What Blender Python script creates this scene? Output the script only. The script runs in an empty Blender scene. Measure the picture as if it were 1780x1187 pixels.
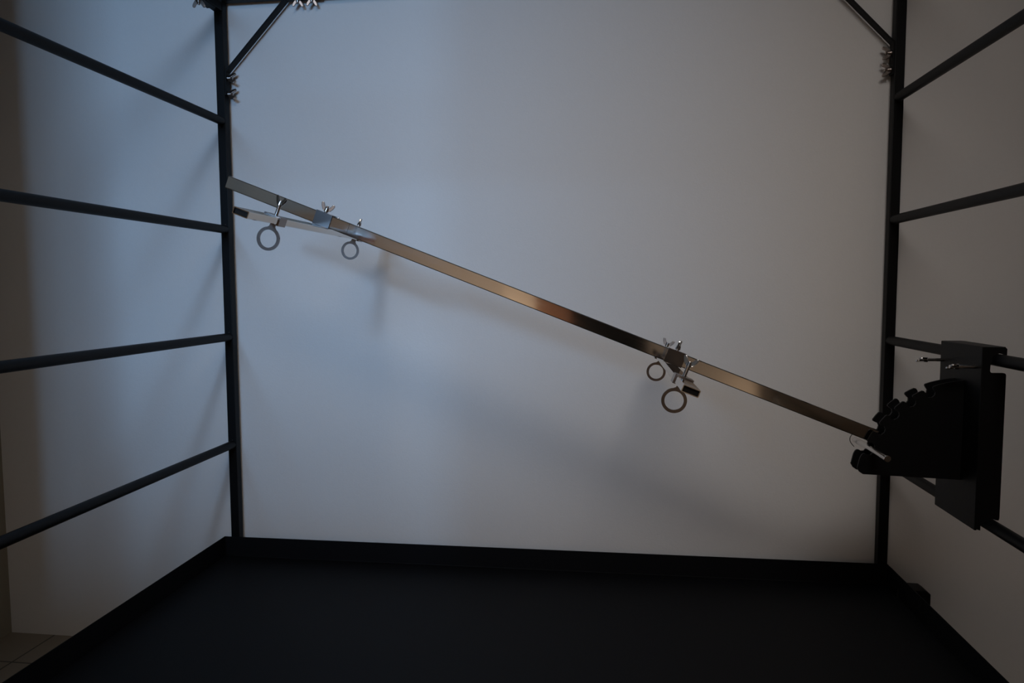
import bpy, bmesh, math
from mathutils import Vector, Matrix

# ------------------------------------------------------------------ camera, light, exposure
S = bpy.context.scene
C = S.collection
H = 0.958                      # camera height above the floor
FPX = 1249.94                  # focal length in pixels of the 1780 px wide frame
YAW, PITCH, ROLL = 0.1264, -0.0743, -0.0040


def cam_axes():
    cy, sy, cp, sp = math.cos(YAW), math.sin(YAW), math.cos(PITCH), math.sin(PITCH)
    cr, sr = math.cos(ROLL), math.sin(ROLL)
    f = Vector((-sy * cp, cy * cp, sp))
    r = Vector((cy, sy, 0))
    u = r.cross(f)
    return r * cr + u * sr, u * cr - r * sr, f


cam_data = bpy.data.cameras.new('camera')
cam = bpy.data.objects.new('camera', cam_data)
C.objects.link(cam)
r_, u_, f_ = cam_axes()
cam.matrix_world = Matrix(((r_.x, u_.x, -f_.x, 0), (r_.y, u_.y, -f_.y, 0), (r_.z, u_.z, -f_.z, H), (0, 0, 0, 1)))
cam_data.sensor_width = 36.0
cam_data.lens = FPX / 1780 * 36.0
cam_data.clip_start = 0.02
S.camera = cam

world = bpy.data.worlds.new('world')
S.world = world
world.use_nodes = True
bg = world.node_tree.nodes['Background']
bg.inputs[0].default_value = (0.05, 0.05, 0.055, 1)
bg.inputs[1].default_value = 0.15

S.view_settings.view_transform = 'Standard'
S.view_settings.look = 'None'
S.view_settings.gamma = 1.0
S.view_settings.use_curve_mapping = False
S.view_settings.exposure = 0.0


def area(name, loc, target, sx, sy, col, power, spread=math.pi):
    d = bpy.data.lights.new(name, 'AREA')
    d.shape = 'RECTANGLE'
    d.size, d.size_y = sx, sy
    d.color = col
    d.energy = power
    d.spread = spread
    o = bpy.data.objects.new(name, d)
    C.objects.link(o)
    o.location = loc
    v = Vector(target) - Vector(loc)
    o.rotation_euler = v.to_track_quat('-Z', 'Y').to_euler()
    return o


YW = 1.760                        # back wall
XL, XR = -1.642, 2.5            # side walls
YF = -2.6                       # wall behind the camera
ZC = 1.55 + H                   # ceiling
# daylight through the high window behind the camera (one wide source and an added narrow strip
# that puts a soft step on the wall), and a warm ceiling panel lamp above the camera
WX0, WX1, WZ0, WZ1 = -1.60, -0.30, 0.72 + H, 1.38 + H
L_A, L_B, L_W = (0.335, 0.61, 1.0), (0.36, 0.63, 1.0), (1.0, 0.93, 0.88)
area('window_daylight', ((WX0 + WX1) / 2 - .08, YF - 0.12, (WZ0 + WZ1) / 2), (-.60, YW, H - .28),
     1.16, WZ1 - WZ0, L_A, 12.0)  #A
area('strip_daylight', (-.38, YF - 0.12, (WZ0 + WZ1) / 2), (-.6, YW, H - .28), 0.22, WZ1 - WZ0, L_B, 10)  #B
area('ceiling_lamp_light', (0.10, -0.25, ZC - 0.06), (0.0, YW, H - .17), 1.3, 0.7, L_W, 4.1)  #W
area('reflection_fill', (-.50, 0.08, H - .45), (-.55, -.8, H - .1), 0.12, 0.12, (1.0, .80, .62), 5.0)  # added warm fill on the surfaces mirrored in the bar
area('reflection_fill', (.72, 0.05, H - .50), (.40, -.8, H - .1), 0.12, 0.12, (1.0, .80, .62), 0.7)  # second added fill, for the right part of the bar reflection
wall_fill = bpy.data.lights.new('front_wall_fill', 'POINT')  # added warm point fill, brightens the front wall mirrored in the bar
wall_fill.shadow_soft_size = 0.08
wall_fill.color = (1.0, 0.62, 0.36)
wall_fill.energy = 8
wall_fill_o = bpy.data.objects.new('front_wall_fill', wall_fill)
C.objects.link(wall_fill_o)
wall_fill_o.location = (-1.0, -2.1, H - .5)
for n_, a_ in (('window_daylight', 75), ('strip_daylight', 75), ('ceiling_lamp_light', 68)):
    bpy.data.lights[n_].spread = math.radians(a_)      # beams narrowed to brighten the middle of the wall

# ------------------------------------------------------------------ materials


def mat(name, col, rough=0.6, metal=0.0, spec=0.5, bump=0.0, bscale=200, noise=0.0, nscale=8):
    m = bpy.data.materials.new(name)
    m.use_nodes = True
    nt = m.node_tree
    b = nt.nodes['Principled BSDF']
    b.inputs['Base Color'].default_value = (*col, 1)
    b.inputs['Roughness'].default_value = rough
    b.inputs['Metallic'].default_value = metal
    b.inputs['Specular IOR Level'].default_value = spec
    tc = nt.nodes.new('ShaderNodeTexCoord')
    if noise:
        n = nt.nodes.new('ShaderNodeTexNoise')
        n.inputs['Scale'].default_value = nscale
        n.inputs['Detail'].default_value = 4
        nt.links.new(tc.outputs['Object'], n.inputs['Vector'])
        mr = nt.nodes.new('ShaderNodeMix')
        mr.data_type = 'RGBA'
        mr.inputs[6].default_value = (*[c * (1 - noise) for c in col], 1)
        mr.inputs[7].default_value = (*[min(1, c * (1 + noise)) for c in col], 1)
        nt.links.new(n.outputs['Fac'], mr.inputs[0])
        nt.links.new(mr.outputs[2], b.inputs['Base Color'])
    if bump:
        n2 = nt.nodes.new('ShaderNodeTexNoise')
        n2.inputs['Scale'].default_value = bscale
        n2.inputs['Detail'].default_value = 3
        nt.links.new(tc.outputs['Object'], n2.inputs['Vector'])
        bp = nt.nodes.new('ShaderNodeBump')
        bp.inputs['Strength'].default_value = bump
        bp.inputs['Distance'].default_value = 0.001
        nt.links.new(n2.outputs['Fac'], bp.inputs['Height'])
        nt.links.new(bp.outputs['Normal'], b.inputs['Normal'])
    return m


M_WALL = mat('painted_plaster', (0.80, 0.79, 0.78), 0.9, bump=0.25, bscale=260, noise=0.015, nscale=90)
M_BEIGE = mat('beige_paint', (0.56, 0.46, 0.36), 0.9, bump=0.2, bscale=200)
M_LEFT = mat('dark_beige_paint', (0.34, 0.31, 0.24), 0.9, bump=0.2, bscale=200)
M_CEIL = mat('ceiling_paint', (0.40, 0.37, 0.33), 0.95, bump=0.1)
M_BLACK = mat('black_powder_coat', (0.0038, 0.0040, 0.0046), 0.5, spec=0.18, bump=0.12, bscale=900)
M_TRAY = mat('black_sheet_steel', (0.0042, 0.0046, 0.006), 0.6, spec=0.16, bump=0.12, bscale=900)
M_CAP = mat('black_plastic', (0.006, 0.006, 0.006), 0.7, spec=0.2)
M_ZINC = mat('zinc_plated_steel', (0.62, 0.60, 0.58), 0.20, 1.0)
M_WING = mat('dull_zinc', (0.36, 0.31, 0.28), 0.30, 1.0)
M_WELD = mat('bare_weld_bead', (0.75, 0.75, 0.75), 0.25, 1.0)
M_RING = mat('flat_cut_steel', (0.28, 0.255, 0.245), 0.24, 1.0, noise=0.08, nscale=60)
M_COLLAR = mat('dark_collar_steel', (0.15, 0.14, 0.138), 0.22, 1.0)
M_WOOD = mat('brown_wood', (0.20, 0.085, 0.04), 0.5, noise=0.3, nscale=5)


def steel():
    m = mat('polished_stainless_steel', (0.70, 0.68, 0.65), 0.14, 1.0)
    nt = m.node_tree
    b = nt.nodes['Principled BSDF']
    tc = [n for n in nt.nodes if n.type == 'TEX_COORD'][0]
    mp = nt.nodes.new('ShaderNodeMapping')
    mp.inputs['Scale'].default_value = (6, 60, 60)
    nt.links.new(tc.outputs['Object'], mp.inputs['Vector'])
    n = nt.nodes.new('ShaderNodeTexNoise')
    n.inputs['Scale'].default_value = 3
    n.inputs['Detail'].default_value = 5
    nt.links.new(mp.outputs['Vector'], n.inputs['Vector'])
    r = nt.nodes.new('ShaderNodeMapRange')
    r.inputs['To Min'].default_value = 0.05
    r.inputs['To Max'].default_value = 0.12
    nt.links.new(n.outputs['Fac'], r.inputs['Value'])
    nt.links.new(r.outputs['Result'], b.inputs['Roughness'])
    n3 = nt.nodes.new('ShaderNodeTexNoise')       # slight waviness of the rolled tube
    n3.inputs['Scale'].default_value = 9
    nt.links.new(tc.outputs['Object'], n3.inputs['Vector'])
    bp = nt.nodes.new('ShaderNodeBump')
    bp.inputs['Strength'].default_value = 0.03
    bp.inputs['Distance'].default_value = 0.002
    nt.links.new(n3.outputs['Fac'], bp.inputs['Height'])
    nt.links.new(bp.outputs['Normal'], b.inputs['Normal'])
    return m


M_STEEL = steel()


def tiles():
    m = mat('beige_floor_tiles', (0.50, 0.44, 0.36), 0.45, spec=0.4)
    nt = m.node_tree
    b = nt.nodes['Principled BSDF']
    tc = [n for n in nt.nodes if n.type == 'TEX_COORD'][0]
    mp = nt.nodes.new('ShaderNodeMapping')
    mp.inputs['Location'].default_value = (0.16, -1.613, 0)
    nt.links.new(tc.outputs['Object'], mp.inputs['Vector'])
    br = nt.nodes.new('ShaderNodeTexBrick')
    br.offset = 0.0
    br.inputs['Scale'].default_value = 1.0
    br.inputs['Brick Width'].default_value = 0.45
    br.inputs['Row Height'].default_value = 0.45
    br.inputs['Mortar Size'].default_value = 0.0025
    br.inputs['Color1'].default_value = (0.30, 0.25, 0.19, 1)
    br.inputs['Color2'].default_value = (0.27, 0.225, 0.17, 1)
    br.inputs['Mortar'].default_value = (0.06, 0.05, 0.04, 1)
    nt.links.new(mp.outputs['Vector'], br.inputs['Vector'])
    nt.links.new(br.outputs['Color'], b.inputs['Base Color'])
    return m


M_TILE = tiles()

# ------------------------------------------------------------------ mesh helpers (z given relative to the camera height)


def box(bm, x0, x1, y0, y1, z0, z1, bev=0.0, seg=2, mtx=None):
    r = bmesh.ops.create_cube(bm, size=1)
    vs = r['verts']
    for v in vs:
        v.co = Vector(((x0 + x1) / 2 + v.co.x * (x1 - x0), (y0 + y1) / 2 + v.co.y * (y1 - y0), (z0 + z1) / 2 + v.co.z * (z1 - z0)))
    if bev:
        es = list({e for v in vs for e in v.link_edges})
        o = bmesh.ops.bevel(bm, geom=es, offset=bev, segments=seg, affect='EDGES', profile=0.5)
        vs = list({v for f in o['faces'] for v in f.verts} | {v for v in vs if v.is_valid})
    if mtx is not None:
        bmesh.ops.transform(bm, matrix=mtx, verts=[v for v in vs if v.is_valid])
    return vs


def cyl(bm, a, b, r, seg=20, r2=None, bev=0.0):
    a, b = Vector(a), Vector(b)
    d = b - a
    o = bmesh.ops.create_cone(bm, cap_ends=True, segments=seg, radius1=r, radius2=r if r2 is None else r2, depth=d.length)
    m = Matrix.Translation((a + b) / 2) @ d.to_track_quat('Z', 'Y').to_matrix().to_4x4()
    bmesh.ops.transform(bm, matrix=m, verts=o['verts'])
    if bev:
        es = [e for e in {e for v in o['verts'] for e in v.link_edges} if len(e.link_faces) == 2 and e.calc_face_angle(0) > 1.2]
        bmesh.ops.bevel(bm, geom=es, offset=bev, segments=2, affect='EDGES', profile=0.5)


def prism(bm, pts, y0, y1, bev=0.0, mtx=None):
    """closed outline in x,z extruded along y"""
    vs = [bm.verts.new((x, y0, z)) for x, z in pts]
    f = bm.faces.new(vs)
    e = bmesh.ops.extrude_face_region(bm, geom=[f])
    nv = [g for g in e['geom'] if isinstance(g, bmesh.types.BMVert)]
    bmesh.ops.translate(bm, verts=nv, vec=(0, y1 - y0, 0))
    allv = vs + nv
    if bev:
        es = [e for e in {e for v in allv for e in v.link_edges} if e.calc_face_angle(0) > 0.6]
        o = bmesh.ops.bevel(bm, geom=es, offset=bev, segments=2, affect='EDGES', profile=0.5)
        allv = [v for v in set(allv) | {v for f in o['faces'] for v in f.verts} if v.is_valid]
    if mtx is not None:
        bmesh.ops.transform(bm, matrix=mtx, verts=allv)


def tube_path(bm, pts, r, seg=10):
    pts = [Vector(p) for p in pts]
    rings = []
    n = None
    for i, p in enumerate(pts):
        t = (pts[min(i + 1, len(pts) - 1)] - pts[max(i - 1, 0)]).normalized()
        if n is None:
            n = t.orthogonal().normalized()
        n = (n - t * n.dot(t)).normalized()
        b = t.cross(n)
        rings.append([bm.verts.new(p + (n * math.cos(2 * math.pi * k / seg) + b * math.sin(2 * math.pi * k / seg)) * r) for k in range(seg)])
    for a, c in zip(rings, rings[1:]):
        for k in range(seg):
            bm.faces.new((a[k], a[(k + 1) % seg], c[(k + 1) % seg], c[k]))
    bm.faces.new(rings[0][::-1])
    bm.faces.new(rings[-1])


def obj(name, bm, m, parent=None, smooth=True, mtx=None):
    bmesh.ops.recalc_face_normals(bm, faces=bm.faces)
    me = bpy.data.meshes.new(name)
    bm.to_mesh(me)
    bm.free()
    me.materials.append(m)
    if smooth:
        for p in me.polygons:
            p.use_smooth = True
        me.set_sharp_from_angle(angle=math.radians(20.5))
    o = bpy.data.objects.new(name, me)
    C.objects.link(o)
    if parent is not None:
        o.parent = parent
    if mtx is not None:
        o.matrix_local = mtx
    return o


def tag(o, label=None, cat=None, group=None, kind=None):
    if label:
        o['label'] = label
    if cat:
        o['category'] = cat
    if group:
        o['group'] = group
    if kind:
        o['kind'] = kind
    return o


def empty(name, loc, label, cat, group=None):
    o = bpy.data.objects.new(name, None)
    o.empty_display_size = 0.05
    C.objects.link(o)
    o.location = loc
    return tag(o, label, cat, group)


def struct(name, bm, m, parent=None):
    return tag(obj(name, bm, m, parent, smooth=False), kind='structure')


# ------------------------------------------------------------------ the room
bm = bmesh.new()
box(bm, XL - .15, XR + .15, YF - .15, YW + .12, -0.1, 0)
struct('floor', bm, M_TILE)
bm = bmesh.new()
box(bm, XL - .15, XR + .15, YW, YW + .12, 0, ZC)
struct('wall_back', bm, M_WALL)
bm = bmesh.new()
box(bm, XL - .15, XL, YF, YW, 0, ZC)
box(bm, XL, -1.306, 0.83, 0.90, 0, ZC)        # unseen stub added to shade the left edge of the back wall
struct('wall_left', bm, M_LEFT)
bm = bmesh.new()
box(bm, XR, XR + .15, YF, YW, 0, ZC)
struct('wall_right', bm, M_BEIGE)
bm = bmesh.new()
box(bm, XL - .15, XR + .15, YF - .15, YW + .12, ZC, ZC + .1)
struct('ceiling', bm, M_CEIL)
DX0, DX1, DZ = -0.24, 0.50, 2.02
bm = bmesh.new()
box(bm, XL, WX0, YF - .1, YF, 0, ZC)
box(bm, WX0, WX1, YF - .1, YF, 0, WZ0)
box(bm, WX0, WX1, YF - .1, YF, WZ1, ZC)
box(bm, WX1, DX0, YF - .1, YF, 0, ZC)
box(bm, DX0, DX1, YF - .1, YF, DZ, ZC)
box(bm, DX1, XR, YF - .1, YF, 0, ZC)
struct('wall_front', bm, M_BEIGE)
bm = bmesh.new()
for a in ((WX0, WX0 + .04), (WX1 - .04, WX1)):
    box(bm, a[0], a[1], YF - .08, YF + .01, WZ0, WZ1, .004)
for a in ((WZ0, WZ0 + .04), (WZ1 - .04, WZ1)):
    box(bm, WX0 + .04, WX1 - .04, YF - .08, YF + .01, a[0], a[1], .004)
struct('window_1', bm, M_CEIL)
bm = bmesh.new()
box(bm, DX0 - .30, DX0 - .02, YF + .005, YF + .045, 0.01, DZ - .03, .003)
struct('door_1', bm, M_WOOD)
bm = bmesh.new()
box(bm, -0.40, 0.60, -0.24, -0.20, 0.01, H + 1.05, .003)
screen = struct('light_screen', bm, M_BEIGE)             # unseen screen added behind the camera, shades the wall's right side
bm = bmesh.new()
box(bm, -0.125, 0.175, -0.2005, -0.196, H - .8, H + .5, .001)
obj('mirrored_dark_panel', bm, M_CAP, screen)  # added unseen panel, makes the black stretch of the bar reflection
bm = bmesh.new()
box(bm, -0.27, -0.127, -0.2005, -0.190, H - .8, H + .0, .001)
obj('mirrored_brown_panel', bm, M_WOOD, screen)  # added unseen panel, makes the brown stretch of the bar reflection
bm = bmesh.new()
box(bm, XL, -0.44, -0.86, -0.78, 0, H + .38, .004)
struct('low_light_baffle', bm, M_BEIGE)  # added unseen baffle, dims the lower back wall and mirrors in the bar

# ------------------------------------------------------------------ black steel frame
D = 1.73                        # front faces of the two back posts
PL, PR = -0.9508, 0.6492        # post centres
HW = 0.011
YN = -0.12                       # near posts
frame = empty('metal_rack', (-.15, 1.28, 0), 'tall black powder-coated steel rack with ladder sides standing before the pale wall', 'rack')
OFF = Vector((-.15, 1.28, 0))


def fobj(name, bm, m=M_BLACK, parent=None, **k):
    root = frame if parent is None else parent
    if parent is None:
        bmesh.ops.translate(bm, verts=bm.verts, vec=-OFF)
    return obj(name, bm, m, root, **k)


def Z(z):
    return z + H


ZT = 0.7110                     # underside of the top rails
ZB = -0.698                     # top of the bottom rails
for X in (PL, PR):
    for Y0 in (D, YN - HW):
        bm = bmesh.new()
        box(bm, X - HW, X + HW, Y0, Y0 + 2 * HW, 0, Z(ZT) + .022, .0015)
        fobj('post', bm)
for Y0 in (D, YN - HW):
    bm = bmesh.new()
    box(bm, PL + HW, PR - HW, Y0, Y0 + 2 * HW, Z(ZT), Z(ZT) + .022, .0015)
    fobj('top_rail', bm)
    bm = bmesh.new()
    box(bm, PL + HW, PR - HW, Y0, Y0 + 2 * HW, Z(ZB) - .022, Z(ZB), .0015)
    fobj('bottom_rail', bm)
for X in (PL, PR):
    bm = bmesh.new()
    box(bm, X - HW, X + HW, YN + HW, D, Z(.686), Z(.708), .0015)
    fobj('top_rail', bm)
    bm = bmesh.new()
    box(bm, X - HW, X + HW, YN + HW, D, Z(ZB) - .022, Z(ZB), .0015)
    fobj('bottom_rail', bm)
RZ = (.4197, .1503, -.1224, -.4014)
for X in (PL, PR):
    for i, z in enumerate(RZ):
        bm = bmesh.new()
        cyl(bm, (X, YN + HW, Z(z)), (X, D, Z(z)), .0103, 24)
        ru = fobj('rung', bm)
        if X == PL and i >= 1:
            wb = bmesh.new()
            bmesh.ops.create_icosphere(wb, subdivisions=2, radius=.0011)
            bmesh.ops.translate(wb, verts=wb.verts, vec=Vector((X + .002, D - .001, Z(z) + .0118)) - OFF)
            obj('weld_bead', wb, M_WELD, ru)


def wing_nut_bm(bm, p, axis, span, size=1.0, stud=.004):
    """wing nut: hub around axis at p, two upswept rounded wings along span"""
    p, a, s = Vector(p), Vector(axis).normalized(), Vector(span).normalized()
    s = (s - a * s.dot(a)).normalized()
    t = a.cross(s)
    k = size
    cyl(bm, p, p + a * .0075 * k, .0052 * k, 18, .0040 * k, bev=.0005 * k)
    cyl(bm, p - a * .001, p + a * (.0075 * k + stud), .0026 * k, 12, bev=.0004)
    M = Matrix((( s.x, t.x, a.x, p.x), (s.y, t.y, a.y, p.y), (s.z, t.z, a.z, p.z), (0, 0, 0, 1)))
    for sg in (-1, 1):
        pts = [(.0028, .0008), (.0074, .0022), (.0118, .0088), (.0134, .0136), (.0128, .0160), (.0106, .0170),
               (.0080, .0156), (.0048, .0104), (.0022, .0076)]
        pts = [(x * sg * k, z * k) for x, z in pts]
        prism(bm, pts, -.0018 * k, .0018 * k, bev=.0008 * k, mtx=M)


WN = .0045


def brace(side):
    """flat bar brace in a top corner with bolted end tabs"""
    inner = PL + HW if side < 0 else PR - HW
    s = 1 if side < 0 else -1
    zb = .541
    t = .004
    x_top = inner + s * (ZT - zb) / 1.05
    y0, y1 = D + .001, D + .021
    tab = .058 if side < 0 else .070
    out = [(inner, zb - tab), (inner, zb), (x_top, ZT), (x_top + s * .09, ZT), (x_top + s * .09, ZT - t),
           (x_top + s * .0025, ZT - t), (inner + s * t, zb - .002), (inner + s * t, zb - tab)]
    bm = bmesh.new()
    prism(bm, [(x, Z(z)) for x, z in out], y0, y1, bev=.0006)
    b = fobj('corner_brace', bm)
    ym = (y0 + y1) / 2
    zs = (.526, .487) if side < 0 else (.519, .4825)
    for i, z in enumerate(zs):
        wb = bmesh.new()
        sp = (0, .15, 1) if side > 0 else (0, .45, 1)
        wing_nut_bm(wb, Vector((inner + s * t, ym, Z(z))) - OFF, (s, 0, 0), sp, 1.15)
        obj('wing_nut', wb, M_WING, b)
    for x in (x_top + s * .030, x_top + s * .066):
        wb = bmesh.new()
        wing_nut_bm(wb, Vector((x, ym, Z(ZT - t))) - OFF, (0, 0, -1), (1, .25, 0), 1.0, 0)
        obj('wing_nut', wb, M_WING, b)
    return b


brace(-1)
brace(1)
bm = bmesh.new()
box(bm, PL - HW, PL + HW, 1.60, 1.70, Z(.682), Z(.686), .0008)
tb = fobj('bolted_tab', bm)
wb = bmesh.new()
wing_nut_bm(wb, Vector((PL, 1.645, Z(.682))) - OFF, (0, 0, -1), (1, .1, 0), 1.15)
obj('wing_nut', wb, M_WING, tb)
# small block standing out from the right bottom rail
bm = bmesh.new()
prism(bm, [(.655, Z(-.80)), (.655, Z(-.6745)), (.715, Z(-.6755)), (.7255, Z(-.683)), (.7265, Z(-.80))], 1.655, 1.70, bev=.002)
fobj('side_block', bm)

# ------------------------------------------------------------------ black sheet tray
TX0, TX1, TY0, TY1, TZ, TD = -.9784, .6594, -.10, 1.7275, -.6438, .051
tray = empty('metal_tray', (-.16, 1.29, Z(TZ - TD)), 'shallow black sheet metal tray with upright rims lying across the rack bottom', 'tray')
TO = Vector((-.16, 1.29, Z(TZ - TD)))


def tobj(name, bm, m=M_TRAY):
    bmesh.ops.translate(bm, verts=bm.verts, vec=-TO)
    return obj(name, bm, m, tray)


th = .002
zf = Z(TZ - TD)
bm = bmesh.new()
box(bm, TX0, TX1, TY0, TY1, zf - th, zf, .0005)
tobj('tray_floor', bm)
for (a, b, c, d) in ((TX0, TX1, TY1 - th, TY1), (TX0, TX1, TY0, TY0 + th), (TX0, TX0 + th, TY0 + th, TY1 - th), (TX1 - th, TX1, TY0 + th, TY1 - th)):
    bm = bmesh.new()
    box(bm, a, b, c, d, zf, Z(TZ), .0005)
    if c == TY1 - th:                    # the bent seam along the back
        cyl(bm, (TX0 + .03, TY1 - th, zf + .0005), (TX1 - .03, TY1 - th, zf + .0005), .0012, 8)
    tobj('rim', bm)

# ------------------------------------------------------------------ toothed bracket hooked over two rungs
WXB = .622
BY0, BY1 = 1.273, 1.420
BT, BB = -.1005, -.4105
br = empty('toothed_bracket', (WXB, 1.345, Z(-.41)), 'black toothed quadrant bracket hooked over two rungs on the right side of the rack', 'bracket')
BO = Vector((WXB, 1.345, Z(-.41)))


def bobj(name, bm, m=M_BLACK, parent=None):
    bmesh.ops.translate(bm, verts=bm.verts, vec=-BO)
    return obj(name, bm, m, br if parent is None else parent)


bm = bmesh.new()
box(bm, WXB, WXB + .004, BY0, BY1, Z(BB), Z(BT), .001)
bobj('face_plate', bm)
bm = bmesh.new()
box(bm, WXB + .004, WXB + .0385, BY0 + .004, BY1 - .004, Z(BT) - .004, Z(BT), .0008)
bobj('top_flange', bm)


def arc(cx, cz, r, a0, a1, n=6):
    return [(cx + r * math.cos(math.radians(a0 + (a1 - a0) * i / n)), cz + r * math.sin(math.radians(a0 + (a1 - a0) * i / n))) for i in range(n + 1)]


RX = PR
# outline of a side flange in x,z: hook notch for the upper rung, open notch for the lower one
xo = WXB + .0385
fl = [(WXB + .003, BB + .002), (WXB + .0095, BB), (WXB + .0095, -.401)]
fl += arc(RX, -.4014, .0112, 150, 60, 6)
fl += [(xo - .001, -.392)]
fl += [(xo, -.388), (xo, -.148)] + arc(xo - .004, -.1475, .004, 0, 90, 4)
fl += arc(WXB + .0135 + .004, -.1395, .004, 270, 180, 4)
fl += [(WXB + .0140, -.128)]
fl += arc(RX, -.1224, .0113, 190, 60, 8)
fl += [(xo, -.115), (xo, BT - .003), (xo - .003, BT), (WXB + .003, BT)]
for y in (BY0, BY1 - .004):
    bm = bmesh.new()
    prism(bm, [(x, Z(z)) for x, z in fl], y, y + .004)
    bmesh.ops.triangulate(bm, faces=[f for f in bm.faces if len(f.verts) > 4])
    bobj('side_flange', bm)

# quadrant plates
QX, QZ, QR = .6383, -.3526, .1902


def P(ang, r):
    return (QX - r * math.cos(math.radians(ang)), QZ + r * math.sin(math.radians(ang)))


q = [(WXB + .001, -.3385), (.4600, -.3330), (.4540, -.3290), (.4500, -.3215)]
q += [P(a, QR) for a in (9, 11, 13, 15)] + [P(16.6, QR - .001), P(17.6, QR - .003)]


def notch(a0, a1):
    """pocket between two teeth with leaning walls and round bottom"""
    return [P(a0 + .0, QR - .006), P(a0 - .3, QR - .011), P(a0 + .3, QR - .0155), P((a0 + a1) / 2, QR - .0175),
            P(a1 - .6, QR - .0155), P(a1 + .3, QR - .011), P(a1 - .1, QR - .006)]


teeth = [(24.6, 30.8), (36.0, 42.0), (47.2, 53.2), (58.2, 64.4)]
prev = 17.9
for a0, a1 in teeth:
    q += notch(prev, a0)
    q += [P(a0 - .2, QR - .002), P(a0 + .5, QR - .0002), P((a0 + a1) / 2, QR), P(a1 - .6, QR - .0002), P(a1 + .1, QR - .002)]
    prev = a1 + .3
q += notch(prev, 69.4)
q += [P(69.2, QR - .002), P(69.8, QR - .0002), P(73, QR), P(77, QR), P(81, QR), P(85, QR)] + [(WXB + .001, QZ + QR - .001)]
for y in (1.3275, 1.3605):
    bm = bmesh.new()
    prism(bm, [(x, Z(z)) for x, z in q], y, y + .004)
    bmesh.ops.triangulate(bm, faces=[f for f in bm.faces if len(f.verts) > 4])
    bobj('toothed_plate', bm)
for y in (1.288, 1.407):
    bm = bmesh.new()
    cyl(bm, (.579, y, Z(-.1350)), (WXB + .001, y, Z(-.1350)), .0031, 16, bev=.0004)
    cb = bobj('clamp_bolt', bm, M_ZINC)
    wb = bmesh.new()
    wing_nut_bm(wb, Vector((.5935, y, Z(-.135))) - BO, (-1, 0, 0), (0, 1, -.35), .95, 0)
    obj('wing_nut', wb, M_ZINC, cb)

# locking pin lying in the lowest notch
PX, PZ = .4745, -.2888
pin = empty('locking_pin', (PX, 1.34, Z(PZ)), 'round steel pin sticking out of the lowest notch under the bar end', 'pin')
PO = Vector((PX, 1.34, Z(PZ)))
bm = bmesh.new()
cyl(bm, (0, -.082, 0), (0, .075, 0), .0057, 28, bev=.0008)
obj('pin_shaft', bm, M_ZINC, pin)
bm = bmesh.new()
loop = [(-.004 - .008 * math.sin(math.pi * i / 14), .068, .016 - .028 * i / 14) for i in range(15)]
tube_path(bm, loop, .0007, 8)
obj('wire_clip', bm, M_CAP, pin)

# ------------------------------------------------------------------ slanting steel bar with cross tubes
tilt = math.atan(.3926)
ORG = Vector((.124, 1.345, Z(-.1260)))
U = Vector((math.cos(tilt), 0, -math.sin(tilt)))
V = Vector((math.sin(tilt), 0, math.cos(tilt)))
bar = empty('steel_bar', ORG, 'long slanting stainless steel bar with ringed cross tubes held by the toothed bracket', 'bar')
bar.rotation_euler = (0, tilt, 0)      # local x runs down the bar, z is perpendicular to it


def sx(X):                             # local position of a point of the bar at world X
    return (X - ORG.x) / math.cos(tilt)


BH, BD = .0120, .0064
xa, xs, xe = sx(-.7285), sx(-.486), sx(.585)


def rtube(bm, x0, x1, hy, hz, wall=.0015, bev=.0014):
    """rectangular tube along x with open ends"""
    def sec(x, a, c, b):
        return [(x, s * (a - (b if k else 0)), t * (c - (0 if k else b))) for s, t, k in
                ((1, 1, 1), (1, 1, 0), (1, -1, 0), (1, -1, 1), (-1, -1, 1), (-1, -1, 0), (-1, 1, 0), (-1, 1, 1))]
    o0 = [bm.verts.new(p) for p in sec(x0, hy, hz, bev)]
    o1 = [bm.verts.new(p) for p in sec(x1, hy, hz, bev)]
    i0 = [bm.verts.new(p) for p in sec(x0, hy - wall, hz - wall, bev * .5)]
    i1 = [bm.verts.new(p) for p in sec(x1, hy - wall, hz - wall, bev * .5)]
    for k in range(8):
        j = (k + 1) % 8
        bm.faces.new((o0[k], o0[j], o1[j], o1[k]))
        bm.faces.new((i0[k], i1[k], i1[j], i0[j]))
        bm.faces.new((o0[k], i0[k], i0[j], o0[j]))
        bm.faces.new((o1[k], o1[j], i1[j], i1[k]))


bm = bmesh.new()
rtube(bm, xs + .0004, xe, BD, BH)
obj('main_tube', bm, M_STEEL, bar)
bm = bmesh.new()
rtube(bm, xa, xs - .0004, BD, BH)
et = obj('end_tube', bm, M_STEEL, bar)
bm = bmesh.new()
box(bm, xa - .001, xa + .006, -BD + .0016, BD - .0016, -BH + .0016, BH - .0016, .0004)
obj('end_plug', bm, M_CAP, et)
bm = bmesh.new()
box(bm, xs - .002, xs + .002, -BD + .0012, BD - .0012, -BH + .0012, BH - .0012)
obj('inner_sleeve', bm, M_RING, et)


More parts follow.
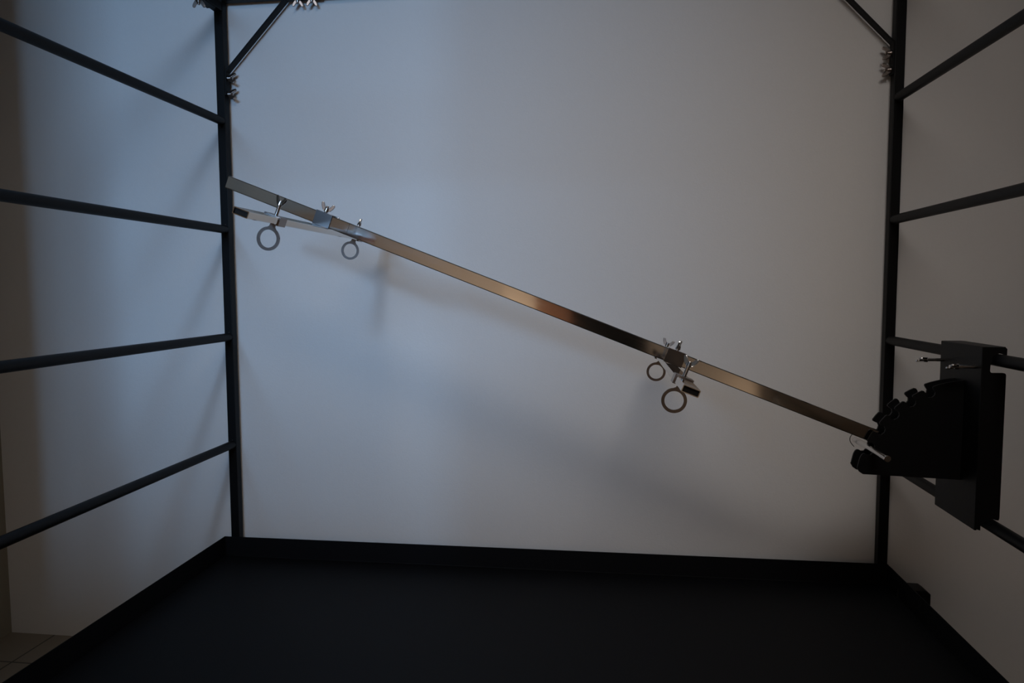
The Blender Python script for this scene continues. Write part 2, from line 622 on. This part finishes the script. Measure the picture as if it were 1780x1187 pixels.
def cross(cx, turn, n_turn):
    """collar with wing nut on the bar and the cross tube welded below it, with two ring bolts"""
    g = .0016
    bm = bmesh.new()
    for (y0, y1, z0, z1) in ((-BD - g, -BD, -BH - g, BH + g), (BD, BD + g, -BH - g, BH + g), (-BD, BD, BH, BH + g), (-BD, BD, -BH - g, -BH)):
        box(bm, cx - .017, cx + .017, y0, y1, z0, z1, .0003)
    col = obj('collar', bm, M_COLLAR, bar)
    if cx < sx(0):                      # short lip of the collar towards the wall
        bm = bmesh.new()
        box(bm, cx + .017, cx + .026, BD - .002, BD + g, BH, BH + g, .0003)
        obj('lip', bm, M_RING, col)
    bm = bmesh.new()
    wing_nut_bm(bm, (cx - .001, 0, BH + g + .002), (0, 0, 1), turn, 1.0)
    cyl(bm, (cx - .001, 0, BH + g - .001), (cx - .001, 0, BH + g + .003), .0031, 14)
    obj('wing_nut', bm, M_ZINC, col)
    bm = bmesh.new()
    cyl(bm, (cx - .012, -BD - .0002, -BH - g - .0004), (cx - .0118, BD + .0002, -BH - g - .0004), .0014, 8)
    obj('weld_bead', bm, M_WELD, col)
    # cross tube along y, its own local x runs to the back
    czt = -BH - g - .0058
    R90 = Matrix.Rotation(math.radians(90), 4, 'Z')
    bm = bmesh.new()
    rtube(bm, -.31, .31, .0130, .0056, wall=.0013, bev=.0010)
    ct = obj('cross_tube', bm, M_STEEL, bar, mtx=Matrix.Translation((cx, 0, czt)) @ R90)
    for s in (-1, 1):
        bm = bmesh.new()
        box(bm, s * .3035 - .0035, s * .3035 + .0035, -.0114, .0114, -.0041, .0041, .0004)
        obj('end_plug', bm, M_CAP, ct)
    for s in (-1, 1):
        x = s * .196
        bm = bmesh.new()
        h, w, gg = .0056, .0130, .0020
        for (y0, y1, z0, z1) in ((-w - gg, -w, -h - gg, h + gg), (w, w + gg, -h - gg, h + gg), (-w, w, h, h + gg), (-w, w, -h - gg, -h)):
            box(bm, x - .013, x + .013, y0, y1, z0, z1, .0003)
        obj('clamp_sleeve', bm, M_RING, ct)
        # flat ring on a short neck; its plane is upright across the view (normal along the cross tube)
        bm = bmesh.new()
        ro, ri, n = .0200, .0150, 56
        zc = -.0337
        vs = []
        for y, in ((-.0015,), (.0015,)):
            for r in (ro, ri):
                vs.append([bm.verts.new((x + y, r * math.cos(2 * math.pi * k / n), zc + r * math.sin(2 * math.pi * k / n))) for k in range(n)])
        fo, fi, bo, bi = vs
        for k in range(n):
            j = (k + 1) % n
            bm.faces.new((fo[k], fo[j], fi[j], fi[k]))
            bm.faces.new((bo[k], bi[k], bi[j], bo[j]))
            bm.faces.new((fo[k], bo[k], bo[j], fo[j]))
            bm.faces.new((fi[k], fi[j], bi[j], bi[k]))
        nk = [(-.0075, -.0148), (-.0052, -.0128), (-.0045, -.0066), (.0045, -.0066), (.0052, -.0128), (.0075, -.0148), (0, -.0165)]
        m = Matrix.Translation((x, 0, 0)) @ Matrix.Rotation(math.radians(90), 4, 'Z')
        prism(bm, nk, -.0014, .0014, mtx=m)
        obj('ring', bm, M_RING, ct)
        bm = bmesh.new()
        cyl(bm, (x, 0, h + gg - .002), (x, 0, .0290), .0031, 18, bev=.0003)
        obj('bolt', bm, M_ZINC, ct)
        bm = bmesh.new()
        wing_nut_bm(bm, (x, 0, .0245), (0, 0, 1), n_turn[0 if s < 0 else 1], .95, .001)
        obj('wing_nut', bm, M_ZINC, ct)
    return ct


# local x of a cross tube is world y; its local y is minus the bar direction
cross(sx(-.536), (1, .25, 0), ((.45, 1, 0), (1, .25, 0)))
cross(sx(.131), (.25, 1, 0), ((.5, 1, 0), (.15, 1, 0)))
